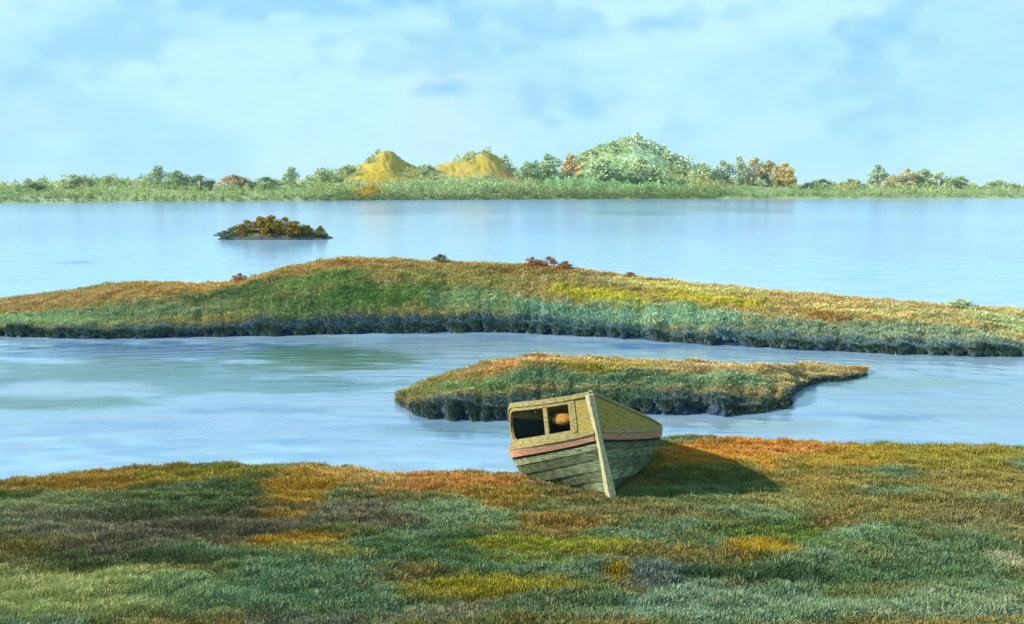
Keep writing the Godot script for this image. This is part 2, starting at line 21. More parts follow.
const FAR_TREES := [
	[-173.5, 3, -343.7, 6.7, 13.8, 0, "sage", "round_tree", "low rounded pale tree on the far left rise of the far shore", ""],
	[-165.6, 3.4, -356.7, 6.1, 10.4, 2, "sage", "round_tree", "pale tree on the right shoulder of the far left rise", ""],
	[-142.7, 3.8, -351.1, 9.6, 9.6, 1, "grey", "spired_tree", "grey green tree with a pointed top on the left part of the far shore", ""],
	[-134.1, 3.8, -347.7, 7.5, 10.1, 0, "green", "round_tree", "rounded green tree just right of the pointed grey green tree", ""],
	[-123.9, 3.4, -344.9, 6.3, 9.4, 2, "dark", "round_tree", "small dark green tree between the rounded green tree and the orange bush", ""],
	[-112.4, 3.8, -350.2, 6, 12.7, 0, "rust", "broad_bush", "broad orange tan bush on the far shore, left of the bare topped tree", ""],
	[-93.6, 4.1, -370.1, 9.3, 8.8, 1, "grey", "thin_tree", "thin bare topped tree rising above the far shore left of the ochre hills", ""],
	[-83.4, 5.4, -380.2, 7.8, 11.1, 2, "sage", "round_tree", "pale green tree on the slope leading up to the first ochre hill", ""],
	[-76.9, 9, -399.4, 5.4, 7.9, 0, "sage", "round_tree", "small pale tree high on the slope of the first ochre hill", ""],
	[-39, 8.2, -403.2, 6.9, 8.6, 2, "green", "round_tree", "green tree in the saddle between the two ochre hills", ""],
	[6.9, 6.3, -400.3, 10, 11.2, 0, "green", "round_tree", "round green tree at the foot of the second ochre hill", ""],
	[16.9, 6.3, -407.9, 13.4, 14.8, 3, "green", "round_tree", "tall round green tree left of the big pale hill", ""],
	[28.6, 7.3, -420.9, 13.4, 10, 1, "rust", "thin_tree", "rust tinged tree at the left edge of the big pale hill", ""],
	[38.9, 12.3, -433.4, 10.8, 15, 0, "sage", "round_tree", "sage tree on the upper left slope of the big pale hill", ""],
	[50.6, 14.4, -439.9, 12.9, 18, 3, "sage", "round_tree", "sage tree just left of the summit of the big pale hill", ""],
	[63.6, 15.6, -446.2, 16.1, 18.3, 3, "pale", "round_tree", "pale tree crowning the summit of the big pale hill", ""],
	[75.7, 12.5, -444.5, 13.6, 18.2, 0, "pale", "round_tree", "pale tree just right of the summit of the big pale hill", ""],
	[85.3, 9.4, -440.4, 11, 15.3, 2, "pale", "round_tree", "pale tree on the lower right slope of the big pale hill", ""],
	[43, 5.4, -400.2, 11.8, 16.4, 0, "green", "round_tree", "green tree low on the left face of the big pale hill", ""],
	[59.6, 5.4, -403.5, 12.8, 19.1, 3, "sage", "broad_tree", "broad sage tree in the middle of the face of the big pale hill", ""],
	[91, 5.4, -419.4, 11, 11.7, 2, "sage", "round_tree", "sage tree between the big pale hill and the tan row", ""],
	[102.2, 5.4, -421.6, 12, 10.6, 0, "grey", "round_tree", "grey blue tree starting the row right of the big pale hill", ""],
	[109.1, 5.4, -418.2, 13.8, 8.8, 1, "grey", "spired_tree", "pointed grey tree in the row right of the big pale hill", ""],
	[117.3, 5.4, -421.7, 13.4, 10.6, 2, "tan", "round_tree", "tan tree in the row right of the pointed grey tree", ""],
	[123.9, 5.4, -419.2, 11.9, 9.4, 0, "tan", "round_tree", "tan tree next to the bright ochre tree", ""],
	[130.9, 5.4, -416.9, 10.9, 10.5, 3, "ochre", "round_tree", "bright ochre tree ending the row right of the big pale hill", ""],
	[149.8, 3, -421.1, 5.8, 13, 2, "green", "low_bush", "low green bush in the gap right of the ochre tree", ""],
	[165.4, 3, -423.6, 5.8, 10.7, 0, "green", "low_bush", "low green bush left of the lone grey green tree", ""],
	[181.6, 3.9, -430.8, 11.8, 10.3, 1, "grey", "lone_tree", "lone grey green tree with a narrow top near the right end of the far shore", ""],
	[187.5, 3.5, -426.1, 7.3, 8.4, 2, "tan", "round_tree", "small tan tree right of the lone grey green tree", ""],
	[197.1, 3.9, -433.2, 9.9, 10.3, 3, "tan", "round_tree", "tan and olive tree left of the last green trees", ""],
	[207.2, 3.4, -436.6, 10.4, 11, 0, "sage", "round_tree", "tallest sage tree of the last trees at the right of the far shore", ""],
	[217.5, 3.4, -440, 9, 11.1, 2, "sage", "round_tree", "middle sage tree of the last trees at the right of the far shore", ""],
	[228.6, 2.9, -441.7, 7.6, 11.1, 0, "sage", "round_tree", "last sage tree before the land sinks toward the right edge", ""],
	[248.7, 2.4, -441.2, 6, 14.8, 2, "green", "low_bush", "low green bush near the right edge of the far shore", ""],
	[-183.7, 2.4, -329.9, 4.9, 13.2, 0, "green", "low_bush", "low green bush near the left edge of the far shore", ""],
	[-101.4, 3.4, -355.3, 5.7, 11.6, 2, "green", "low_bush", "green bush right of the orange tan bush on the far shore", ""],
]

func _ready():
	rng.seed = 11
	noise.seed = 5
	noise.frequency = 1.0
	noise.fractal_octaves = 4
	fine.seed = 9
	fine.frequency = 1.0
	fine.fractal_octaves = 2
	set_camera_and_light()
	build_water()
	build_near_bank()
	build_marsh_banks()
	build_far_shore()
	build_boat()
	build_islet()
	build_shrubs()

func set_camera_and_light():
	var cam := Camera3D.new()
	cam.name = "camera"
	cam.position = Vector3(0, 5.4, 0)
	cam.rotation_degrees = Vector3(-8.362, 0, 0)
	cam.fov = 40.0
	cam.near = 0.1
	cam.far = 9000.0
	add_child(cam)
	cam.current = true
	var sun := DirectionalLight3D.new()
	sun.name = "sun"
	sun.light_color = Color(1.0, 0.96, 0.88)
	sun.light_energy = 1.6
	sun.light_angular_distance = 0.9
	sun.shadow_enabled = true
	add_child(sun)
	sun.look_at_from_position(Vector3(-88, 48, 12), Vector3.ZERO, Vector3.UP)
	var env := Environment.new()
	env.background_mode = Environment.BG_SKY
	var sky := Sky.new()
	var pano := PanoramaSkyMaterial.new()
	pano.panorama = sky_texture()
	sky.sky_material = pano
	env.sky = sky
	env.tonemap_mode = Environment.TONE_MAPPER_LINEAR
	env.tonemap_exposure = 1.7
	env.background_energy_multiplier = 0.6
	env.sdfgi_enabled = true
	env.ssao_enabled = true
	env.ssil_enabled = true
	env.fog_enabled = true
	env.fog_density = 0.00012
	env.fog_light_color = Color(0.86, 0.95, 1.0)
	var we := WorldEnvironment.new()
	we.name = "environment"
	we.environment = env
	add_child(we)

# ---------------------------------------------------------------- sky
func sky_texture() -> ImageTexture:
	var w := 2048
	var h := 1024
	var im := Image.create(w, h, false, Image.FORMAT_RGBF)
	var pale := Color(0.56, 0.90, 0.99)
	var cyan := Color(0.45, 0.82, 0.98)
	var blue := Color(0.30, 0.66, 0.97)
	var lilac := Color(0.62, 0.84, 0.98)
	im.fill(Color(0.55, 0.8, 0.92))
	# washes of bluer air: azimuth from the view direction and height in degrees, half sizes, strength
	var washes := [[-16.5, 10.9, 8.5, .8, .8], [-23.0, 10.3, 1.6, .7, .6], [-8.5, 12.4, 5, .9, .75], [-25, 8.3, 4, 2.2, .5], [-28, 6.2, 2, 1.4, .35], [-7.5, 8.0, 6, 1.6, .45], [-5.6, 6.2, 1.8, .8, .6], [-2.4, 6.2, 1.6, .8, .6], [1.8, 5.0, 1.3, 1.2, .55], [4.7, 5.2, 1.0, 1.3, .5], [3.2, 5.6, 3.6, 1.4, .3], [2.5, 10.4, 8, 1.1, .55], [-2, 9.6, 5, .9, .4], [22.6, 9.2, 2.0, 1.4, .85], [22.3, 6.4, 3.0, 3.0, .45], [24.5, 10.8, 3.5, .5, .5], [12.5, 10.6, 7, .7, .45], [10.5, 4.0, 1.4, 1.6, .35], [31.5, 8.5, 1.6, 2.6, .45], [32, 12.5, 2.2, .6, .5], [-30.5, 11.5, 2.2, 1.0, .3]]
	var r := RandomNumberGenerator.new()
	r.seed = 77
	for i in 90:   # the same kind of washes all round and up to the zenith
		var az := r.randf_range(40, 320)
		washes.append([az, r.randf_range(1, 14), r.randf_range(1.5, 8), r.randf_range(.8, 2.4), r.randf_range(.3, .7)])
	for y in h / 2 + 2:
		var el := 90.0 - (y + 0.5) * 180.0 / h
		var ce := cos(deg_to_rad(el))
		var se := sin(deg_to_rad(el))
		var row := []
		for q in washes:
			if absf(el - q[1]) < q[3] * 2.4:
				row.append(q)
		for x in w:
			var az := wrapf((x + 0.5) * 360.0 / w, -180.0, 180.0)   # the middle of the view is the panorama's seam
			var d := Vector3(sin(deg_to_rad(az)) * ce, se, -cos(deg_to_rad(az)) * ce)
			var n1 := noise.get_noise_3d(d.x * 3.0, d.y * 7.0, d.z * 3.0)
			var n2 := fine.get_noise_3d(d.x * 16.0 + 40.0, d.y * 30.0, d.z * 16.0)
			var c := cyan.lerp(pale, smoothstep(-0.25, 0.3, n1 + 0.06))
			c = c.lerp(lilac, 0.35 * smoothstep(0.1, 0.45, noise.get_noise_3d(d.x * 2.1 + 20.0, d.y * 3.0, d.z * 2.1)))
			c = c.lerp(blue, 0.2 * smoothstep(0.12, 0.5, noise.get_noise_3d(d.x * 4.0 + 60.0, d.y * 14.0, d.z * 4.0)) * smoothstep(4.0, 9.0, el))
			for q in row:
				var da: float = wrapf(az - q[0], -180.0, 180.0) / q[2]
				if absf(da) > 2.0:
					continue
				var de: float = (el - q[1]) / q[3]
				var k := sqrt(da * da + de * de) + n2 * 1.1 + n1 * 0.35 + 0.1
				c = c.lerp(blue, 0.85 * q[4] * (smoothstep(1.25, 0.35, k) if q[2] > 2.2 else smoothstep(1.4, 0.0, k)))
			c *= 1.0 + n2 * 0.03
			im.set_pixel(x, y, c)
	return ImageTexture.create_from_image(im)

# ---------------------------------------------------------------- helpers
func numbered(called: String) -> String:
	var n: int = used.get(called, 0)
	used[called] = n + 1
	return called if n == 0 else "%s_%03d" % [called, n]

func tag(o: Node, label := "", category := "", group := "", kind := ""):
	if label:
		o.set_meta("label", label)
	if category:
		o.set_meta("category", category)
	if group:
		o.set_meta("group", group)
	if kind:
		o.set_meta("kind", kind)

func put(called: String, mesh: Mesh, m: Material, parent: Node = null) -> MeshInstance3D:
	var o := MeshInstance3D.new()
	o.name = numbered(called) if parent == null else called
	o.mesh = mesh
	if m:
		o.material_override = m
	if parent == null:
		add_child(o)
	else:
		parent.add_child(o, true)
	return o

func paint(c: Color, rough := 0.9) -> StandardMaterial3D:
	var m := StandardMaterial3D.new()
	m.albedo_color = c.linear_to_srgb()
	m.roughness = rough
	m.metallic_specular = 0.3
	return m

func tinted(rough := 0.9) -> StandardMaterial3D:
	var m := paint(Color.WHITE, rough)
	m.vertex_color_use_as_albedo = true
	return m

func noise_tex(size: int, freq: float, stops: Array, cols: Array, seed_: int, octaves := 5, normal := false, bump := 4.0) -> NoiseTexture2D:
	var n := FastNoiseLite.new()
	n.seed = seed_
	n.frequency = freq
	n.fractal_octaves = octaves
	n.noise_type = FastNoiseLite.TYPE_SIMPLEX_SMOOTH
	var t := NoiseTexture2D.new()
	t.width = size
	t.height = size
	t.seamless = true
	t.noise = n
	if normal:
		t.as_normal_map = true
		t.bump_strength = bump
	else:
		var g := Gradient.new()
		g.offsets = PackedFloat32Array(stops)
		g.colors = PackedColorArray(cols)
		t.color_ramp = g
	return t

# a grid of points [row][column] as one smooth surface
func sheet(rows: Array, cols := []) -> ArrayMesh:
	var st := SurfaceTool.new()
	st.begin(Mesh.PRIMITIVE_TRIANGLES)
	var nr := rows.size()
	var nc: int = rows[0].size()
	for j in nr:
		for i in nc:
			if cols.size():
				st.set_color(cols[j][i])
			st.set_uv(Vector2(float(i) / (nc - 1), float(j) / (nr - 1)))
			st.add_vertex(rows[j][i])
	for j in nr - 1:
		for i in nc - 1:
			var a := j * nc + i
			for k in [a, a + nc, a + 1, a + 1, a + nc, a + nc + 1]:
				st.add_index(k)
	st.generate_normals()
	return st.commit()

# rings of equal length joined into a flat-faced solid with capped ends
func loft(rings: Array, smooth := false, capped := true) -> ArrayMesh:
	var st := SurfaceTool.new()
	st.begin(Mesh.PRIMITIVE_TRIANGLES)
	st.set_smooth_group(0 if smooth else -1)
	var n: int = rings[0].size()
	var along := 0.0
	for j in rings.size() - 1:
		var step: float = rings[j][0].distance_to(rings[j + 1][0])
		for i in n:
			var k := (i + 1) % n
			var q := [rings[j][i], rings[j][k], rings[j + 1][k], rings[j + 1][i]]
			var u := [Vector2(along, float(i) / n), Vector2(along, float(i + 1) / n), Vector2(along + step, float(i + 1) / n), Vector2(along + step, float(i) / n)]
			for c in [0, 1, 2, 0, 2, 3]:
				st.set_uv(u[c])
				st.add_vertex(q[c])
		along += step
	if capped:
		for e in [0, rings.size() - 1]:
			for i in range(1, n - 1):
				for c in ([0, i, i + 1] if e else [0, i + 1, i]):
					st.set_uv(Vector2(rings[e][c].x, rings[e][c].y))
					st.add_vertex(rings[e][c])
	st.generate_normals()
	return st.commit()

func along(tab: Array, x: float, c := 1) -> float:
	var lo := 0
	var hi := tab.size() - 1
	if x <= tab[0][0]:
		return tab[0][c]
	if x >= tab[hi][0]:
		return tab[hi][c]
	while hi - lo > 1:
		var m := (lo + hi) / 2
		if tab[m][0] <= x:
			lo = m
		else:
			hi = m
	return lerpf(tab[lo][c], tab[hi][c], (x - tab[lo][0]) / (tab[hi][0] - tab[lo][0]))

func columns_at(tab: Array, u: float) -> Array:
	var i := clampi(int(u), 0, tab.size() - 2)
	var f := u - i
	var a: Array = tab[i]
	var b: Array = tab[i + 1]
	var o := []
	for k in a.size():
		o.append(lerpf(a[k], b[k], f))
	return o

# colours of the patches at (x, y), ragged edged
func patched(list: Array, x: float, y: float, base: Color, nx: float, ny: float, rag := 0.9) -> Color:
	var c := base
	var n := noise.get_noise_2d(x * nx, y * ny) * rag + fine.get_noise_2d(x * nx * 4.0, y * ny * 4.0) * 0.35 * rag
	var k := 0
	for p in list:
		k += 1
		var dx: float = (x - p[0]) / p[2]
		if absf(dx) > 1.9:
			continue
		var dy: float = (y - p[1]) / p[3]
		if absf(dy) > 1.9:
			continue
		var d := sqrt(dx * dx + dy * dy) + n * (1.0 if k % 2 else -1.0)
		if d < 1.25:
			c = c.lerp(Color(p[4], p[5], p[6]), 0.9 * smoothstep(1.25, 0.6, d))
	return c

func shade(c: Color, k: float) -> Color:
	return Color(c.r * k, c.g * k, c.b * k)

# a tuft of blades one unit tall
func tuft(blades: int, spread: float, width: float, seed_: int) -> ArrayMesh:
	var r := RandomNumberGenerator.new()
	r.seed = seed_
	var st := SurfaceTool.new()
	st.begin(Mesh.PRIMITIVE_TRIANGLES)
	for b in blades:
		var a := r.randf() * TAU
		var p := Vector3(cos(a), 0, sin(a)) * spread * sqrt(r.randf())
		var lean := Vector3(cos(a + r.randf_range(-1, 1)), 0, sin(a + r.randf_range(-1, 1))) * r.randf_range(0.15, 0.75)
		var h := r.randf_range(0.55, 1.0)
		var side := Vector3(cos(a + r.randf_range(0.6, 2.6)), 0, sin(a + r.randf_range(0.6, 2.6))) * width * 0.5
		var mid := p + lean * 0.3 * h + Vector3(0, h * 0.6, 0)
		var tip := p + lean * h + Vector3(0, h * (1.0 - 0.25 * lean.length()), 0)
		var k := r.randf_range(0.72, 1.25)
		st.set_color(Color(k, k * r.randf_range(0.94, 1.05), k * r.randf_range(0.85, 1.05)))
		var q := [p - side, p + side, mid + side * 0.75, p - side, mid + side * 0.75, mid - side * 0.75, mid - side * 0.75, mid + side * 0.75, tip]
		for v in q:
			st.add_vertex(v)
	st.generate_normals()
	return st.commit()

func grass_material() -> StandardMaterial3D:
	var m := tinted(0.85)
	m.cull_mode = BaseMaterial3D.CULL_DISABLED
	m.metallic_specular = 0.2
	m.backlight_enabled = true
	m.backlight = Color(0.45, 0.45, 0.4)
	return m

func scatter(called: String, mesh: Mesh, spots: Array, label: String, category := "grass") -> MultiMeshInstance3D:
	var mm := MultiMesh.new()
	mm.transform_format = MultiMesh.TRANSFORM_3D
	mm.use_colors = true
	mm.mesh = mesh
	mm.instance_count = spots.size()
	for i in spots.size():
		var s: Array = spots[i]
		mm.set_instance_transform(i, Transform3D(Basis(Vector3.UP, s[3]).scaled(Vector3(s[1], s[2], s[1])), s[0]))
		mm.set_instance_color(i, s[4])
	var o := MultiMeshInstance3D.new()
	o.name = numbered(called)
	o.multimesh = mm
	o.material_override = grass_material()
	add_child(o)
	tag(o, label, category, "", "stuff")
	return o

# ---------------------------------------------------------------- water
func build_water():
	var rows := []
	var cols := []
	var r := 2.0
	while r < 8000.0:
		var row := PackedVector3Array()
		var crow := PackedColorArray()
		for i in 241:
			var k := (i - 120.0) / 120.0
			var a := deg_to_rad(180.0 * (0.28 * k + 0.72 * k * k * k))
			var p := Vector3(sin(a) * r, 0, -cos(a) * r)
			row.append(p)
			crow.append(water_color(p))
		rows.append(row)
		cols.append(crow)
		r *= 1.012 if r > 12.0 and r < 500.0 else 1.15
	var m := tinted(0.14)
	m.metallic = 0.3
	m.metallic_specular = 0.5
	m.albedo_texture = noise_tex(1024, 0.006, [0.0, 0.42, 0.62, 1.0], [Color(0.80, 0.88, 0.97), Color(0.95, 0.98, 1.0), Color(1, 1, 1), Color(0.9, 0.95, 1.0)], 31, 5)
	m.normal_enabled = true
	m.normal_texture = noise_tex(1024, 0.012, [], [], 33, 4, true, 6.0)
	m.normal_scale = 0.3
	m.uv1_triplanar = true
	m.uv1_world_triplanar = true
	m.uv1_scale = Vector3(0.035, 0.1, 0.16)
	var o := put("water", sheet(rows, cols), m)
	tag(o, "pale blue tidal water with soft ripples", "", "", "structure")
	# the bed of the creek, out to the horizon
	var g := PlaneMesh.new()
	g.size = Vector2(16000, 16000)
	var bed := put("creek_bed", g, paint(Color(0.10, 0.09, 0.07), 0.9))
	bed.position = Vector3(0, -1.2, 0)
	tag(bed, "muddy bed of the creek", "", "", "structure")

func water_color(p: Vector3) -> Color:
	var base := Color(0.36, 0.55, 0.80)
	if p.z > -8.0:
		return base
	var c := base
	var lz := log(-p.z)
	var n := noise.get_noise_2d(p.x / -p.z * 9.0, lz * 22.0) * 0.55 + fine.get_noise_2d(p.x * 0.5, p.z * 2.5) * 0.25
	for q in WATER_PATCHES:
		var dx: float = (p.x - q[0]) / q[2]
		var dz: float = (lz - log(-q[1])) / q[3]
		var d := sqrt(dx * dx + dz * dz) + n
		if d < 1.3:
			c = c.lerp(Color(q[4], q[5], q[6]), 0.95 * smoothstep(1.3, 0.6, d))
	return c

# ---------------------------------------------------------------- the bank the boat lies on
func bank_edge(x: float) -> float:
	return along(EDGE, x) + noise.get_noise_1d(x * 0.9) * 0.12

func bank_height(x: float, z: float) -> float:
	var e := bank_edge(x)
	var d := z - e
	var top := 0.44 + noise.get_noise_2d(x * 0.22, z * 0.5) * 0.10 + fine.get_noise_2d(x * 0.9, z * 1.6) * 0.03
	if z > -9.0:
		top += (z + 9.0) * 0.02
	if d > 0.0:
		return top
	return lerpf(top, -0.5, smoothstep(0.0, 1.5, -d))

func bank_color(x: float, z: float) -> Color:
	var k := noise.get_noise_2d(x * 0.35 + 31.0, z * 0.9)
	var base := Color(0.115, 0.15, 0.055).lerp(Color(0.19, 0.15, 0.05), smoothstep(-0.1, 0.35, k))
	base = base.lerp(Color(0.13, 0.20, 0.12), smoothstep(-0.05, -0.35, k))
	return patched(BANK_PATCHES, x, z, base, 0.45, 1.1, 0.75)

func build_near_bank():
	var xs := []
	var x := -60.0
	while x < 60.0:
		xs.append(x)
		x += 0.11 if absf(x) < 12.0 else 2.0
	var zs := []
	var z := 12.0
	while z > -20.5:
		zs.append(z)
		z -= 0.11 if z < -8.0 else 1.0
	var rows := []
	var cols := []
	for zz in zs:
		var row := PackedVector3Array()
		var crow := PackedColorArray()
		for xx in xs:
			row.append(Vector3(xx, bank_height(xx, zz), zz))
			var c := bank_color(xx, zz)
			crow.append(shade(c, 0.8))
		rows.append(row)
		cols.append(crow)
	var gm := tinted(0.95)
	gm.heightmap_enabled = true
	gm.heightmap_scale = 2.0
	gm.heightmap_texture = noise_tex(512, 0.05, [0.0, 1.0], [Color.BLACK, Color.WHITE], 41, 5)
	gm.uv1_triplanar = true
	gm.uv1_world_triplanar = true
	gm.uv1_scale = Vector3(0.8, 0.8, 0.8)
	tag(put("ground", sheet(rows, cols), gm), "marshy ground of the near bank", "", "", "structure")
	var spots := []
	var tall := []
	for i in 330000:
		var t := rng.randf()
		var zz := lerpf(-8.4, -17.4, pow(t, 0.85))
		var half := 1.6 + -zz * 0.62
		var xx := rng.randf_range(-half, half)
		var d := zz - bank_edge(xx)
		if d < -0.35 or fine.get_noise_2d(xx * 2.2 + 50.0, zz * 4.0) > 0.42:
			continue
		var lx := xx - BOAT.x
		var lz := zz - BOAT.z
		if lz < 0.02 and absf(lx + lz * 0.1 * -1.0) < minf(0.8, -lz * 0.7):
			continue
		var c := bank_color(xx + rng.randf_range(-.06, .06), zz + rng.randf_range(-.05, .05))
		var lum := rng.randf_range(0.8, 1.22) * 1.3
		c = Color(c.r * lum * rng.randf_range(.94, 1.06), c.g * lum, c.b * lum * rng.randf_range(.88, 1.1))
		if rng.randf() < 0.07:
			c = c.lerp(Color(0.36, 0.31, 0.17), 0.6)
		var clump := maxf(0.0, noise.get_noise_2d(xx * 1.6 + 5.0, zz * 2.2)) + maxf(0.0, fine.get_noise_2d(xx * 4.0, zz * 5.0)) * 0.5
		var hgt := 0.035 + 0.04 * rng.randf() * rng.randf() + 0.13 * clump
		if d < 0.5:
			hgt += 0.02 * rng.randf()
		spots.append([Vector3(xx, bank_height(xx, zz) - 0.008, zz), rng.randf_range(0.8, 1.3) * 0.075, hgt, rng.randf() * TAU, c])
		if rng.randf() < 0.012 and (fine.get_noise_2d(xx * 0.7 + 9.0, zz * 1.4) > 0.12 or d < 0.5):
			tall.append([Vector3(xx, bank_height(xx, zz) - 0.01, zz), 0.10, rng.randf_range(0.10, 0.2), rng.randf() * TAU, shade(c, rng.randf_range(0.7, 1.1))])
	for i in 160:
		var a := rng.randf_range(-2.6, 0.9)
		var bx := BOAT.x + cos(a) * 0.1 - 0.9 * rng.randf() * rng.randf() * (1.0 if a < -1.2 else -0.8)
		var bz := BOAT.z + 0.12 + rng.randf_range(-0.05, 0.1) - absf(bx - BOAT.x) * 0.75
		tall.append([Vector3(bx, bank_height(bx, bz) - 0.01, bz), 0.07, rng.randf_range(0.06, 0.14), rng.randf() * TAU, shade(bank_color(bx, bz), rng.randf_range(0.8, 1.3))])
	# the line of upright dark rushes on the near green
	for i in 130:
		var rx := rng.randf_range(2.2, 4.25)
		var rz := -10.55 + (rx - 2.2) * 0.12 + rng.randf_range(-.1, .1)
		tall.append([Vector3(rx, bank_height(rx, rz) - 0.01, rz), 0.08, rng.randf_range(0.08, 0.16), rng.randf() * TAU, Color(0.05, 0.085, 0.04)])
	scatter("grass", tuft(9, 0.9, 0.16, 3), spots, "short marsh grass in green, ochre and orange patches on the near bank")
	scatter("tall_grass", tuft(8, 0.5, 0.1, 4), tall, "scattered taller grass tufts on the near bank")

# ---------------------------------------------------------------- marsh banks out in the creek
func bank_point(tab: Array, u: float, t: float, mud: float, back: float) -> Vector3:
	var c := columns_at(tab, u)
	var wig := noise.get_noise_1d(c[0] * 0.8) * 0.25 + fine.get_noise_1d(c[0] * 3.0) * 0.06
	var size := clampf(absf(c[4] - c[1]) / 2.0, 0.15, 1.0)
	var fz: float = c[1] - wig * size
	var top: float = c[3]
	mud *= clampf(0.75 + 1.1 * noise.get_noise_1d(c[0] * 0.5 + 70.0) + 0.5 * fine.get_noise_1d(c[0] * 2.3), 0.25, 1.5)
	if t <= 1.0:
		var f := sin(t * PI / 2.0)
		var x := lerpf(c[0], c[2], t)
		var z := lerpf(fz, c[4], t)
		var n := noise.get_noise_2d(x * 0.6, z * 0.9) * 0.14 * size * sin(t * PI) + fine.get_noise_2d(x * 1.6, z * 1.6) * 0.05 * size
		return Vector3(x, minf(mud, top * 0.8) * size + (top - minf(mud, top * 0.8) * size) * f + n, z)
	var b := t - 1.0
	var zb: float = c[4] - back * size * b
	return Vector3(c[2] * (zb / c[4]), lerpf(top, -0.4, b * b) + fine.get_noise_2d(c[2] * 1.6, zb * 1.6) * 0.05 * size, zb)

func marsh_bank(called: String, tab: Array, patches: Array, base: Color, mud: float, back: float, sub: int, n_grass: int, h0: float, h1: float, label: String, glabel: String):
	var n := (tab.size() - 1) * sub
	var rows := []
	var cols := []
	for j in 37:
		var t := pow(j / 24.0, 1.15) if j <= 24 else 1.0 + (j - 24) / 12.0
		var row := PackedVector3Array()
		var crow := PackedColorArray()
		for i in n + 1:
			var p := bank_point(tab, float(i) / sub, t, mud, back)
			row.append(p)
			crow.append(shade(patched(patches, p.x, t, base, 0.35, 3.5, 0.5), 0.85))
		rows.append(row)
		cols.append(crow)
	var top := put(called, sheet(rows, cols), tinted(0.95))
	tag(top, label, "", "", "structure")
	# bare wet mud below the plants: a ragged step down into the water
	var mrows := []
	for j in 8:
		var row := PackedVector3Array()
		for i in n + 1:
			var p := bank_point(tab, float(i) / sub, 0.0, mud, back)
			var k := j / 7.0
			var out := sin(k * PI) * 0.06 + k * 0.42 + fine.get_noise_3d(p.x * 2.0, k * 2.0, p.z * 2.0) * 0.16 * sin(k * PI * 0.9) + noise.get_noise_3d(p.x * 6.0, k * 4.0, p.z * 6.0) * 0.08
			row.append(Vector3(p.x, lerpf(p.y + 0.01, -0.25, k), p.z - 0.02 + out))
		mrows.append(row)
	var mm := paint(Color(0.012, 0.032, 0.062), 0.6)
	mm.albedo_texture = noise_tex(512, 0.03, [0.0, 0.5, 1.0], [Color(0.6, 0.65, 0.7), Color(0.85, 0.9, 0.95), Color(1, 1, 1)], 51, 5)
	mm.uv1_triplanar = true
	mm.uv1_world_triplanar = true
	mm.uv1_scale = Vector3(0.5, 0.5, 0.5)
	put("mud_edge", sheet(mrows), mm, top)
	var spots := []
	for i in n_grass:
		var u := rng.randf() * (tab.size() - 1)
		var t := rng.randf() * 1.12
		if rng.randf() < 0.08:
			t = rng.randf() * 0.03
		var p := bank_point(tab, u, t, mud, back)
		if p.y < 0.03:
			continue
		var c := patched(patches, p.x + rng.randf_range(-.12, .12), t + rng.randf_range(-.03, .03), base, 0.35, 3.5, 0.5)
		var lum := rng.randf_range(0.8, 1.22) * 1.55
		c = Color(c.r * lum * rng.randf_range(.93, 1.07), c.g * lum, c.b * lum * rng.randf_range(.88, 1.1))
		var clump := 0.75 + 0.7 * maxf(0.0, fine.get_noise_2d(p.x * 0.9, p.z * 0.9))
		var hh := (h0 + (h1 - h0) * rng.randf() * rng.randf()) * clump
		spots.append([p - Vector3(0, 0.02, 0), hh * rng.randf_range(0.7, 1.1), hh, rng.randf() * TAU, c])
	for i in n_grass / 7:   # dark sedge rooted in the mud
		var p := bank_point(tab, rng.randf() * (tab.size() - 1), 0.0, mud, back)
		var k := pow(rng.randf(), 1.6) * 0.75
		var q := Vector3(p.x, lerpf(p.y + 0.01, -0.25, k), p.z - 0.02 + sin(k * PI) * 0.06 + k * 0.42)
		if q.y < -0.02 or fine.get_noise_1d(p.x * 1.7) + noise.get_noise_1d(p.x * 0.6 + 9.0) < k * 1.3 - 0.45:
			continue
		var lum := rng.randf_range(0.7, 1.4)
		var hh := rng.randf_range(h0, h1) * 0.8
		spots.append([q, hh, hh, rng.randf() * TAU, shade(Color(0.06, 0.115, 0.13).lerp(Color(0.10, 0.15, 0.10), rng.randf()), lum)])
	scatter(called.replace("bank", "grass").replace("island", "grass"), tuft(9, 0.6, 0.13, 6), spots, glabel)

func build_marsh_banks():
	marsh_bank("marsh_bank", MID, MID_PATCHES, Color(0.33, 0.27, 0.12), 0.22, 6.0, 6, 150000, 0.10, 0.30, "long grassy bank across the middle of the creek", "tan, ochre and green grass on the long middle bank")
	marsh_bank("marsh_island", NEAR, NEAR_PATCHES, Color(0.30, 0.25, 0.13), 0.26, 2.2, 6, 60000, 0.07, 0.20, "low tapering grassy island behind the boat", "tan and dark green grass on the low island behind the boat")

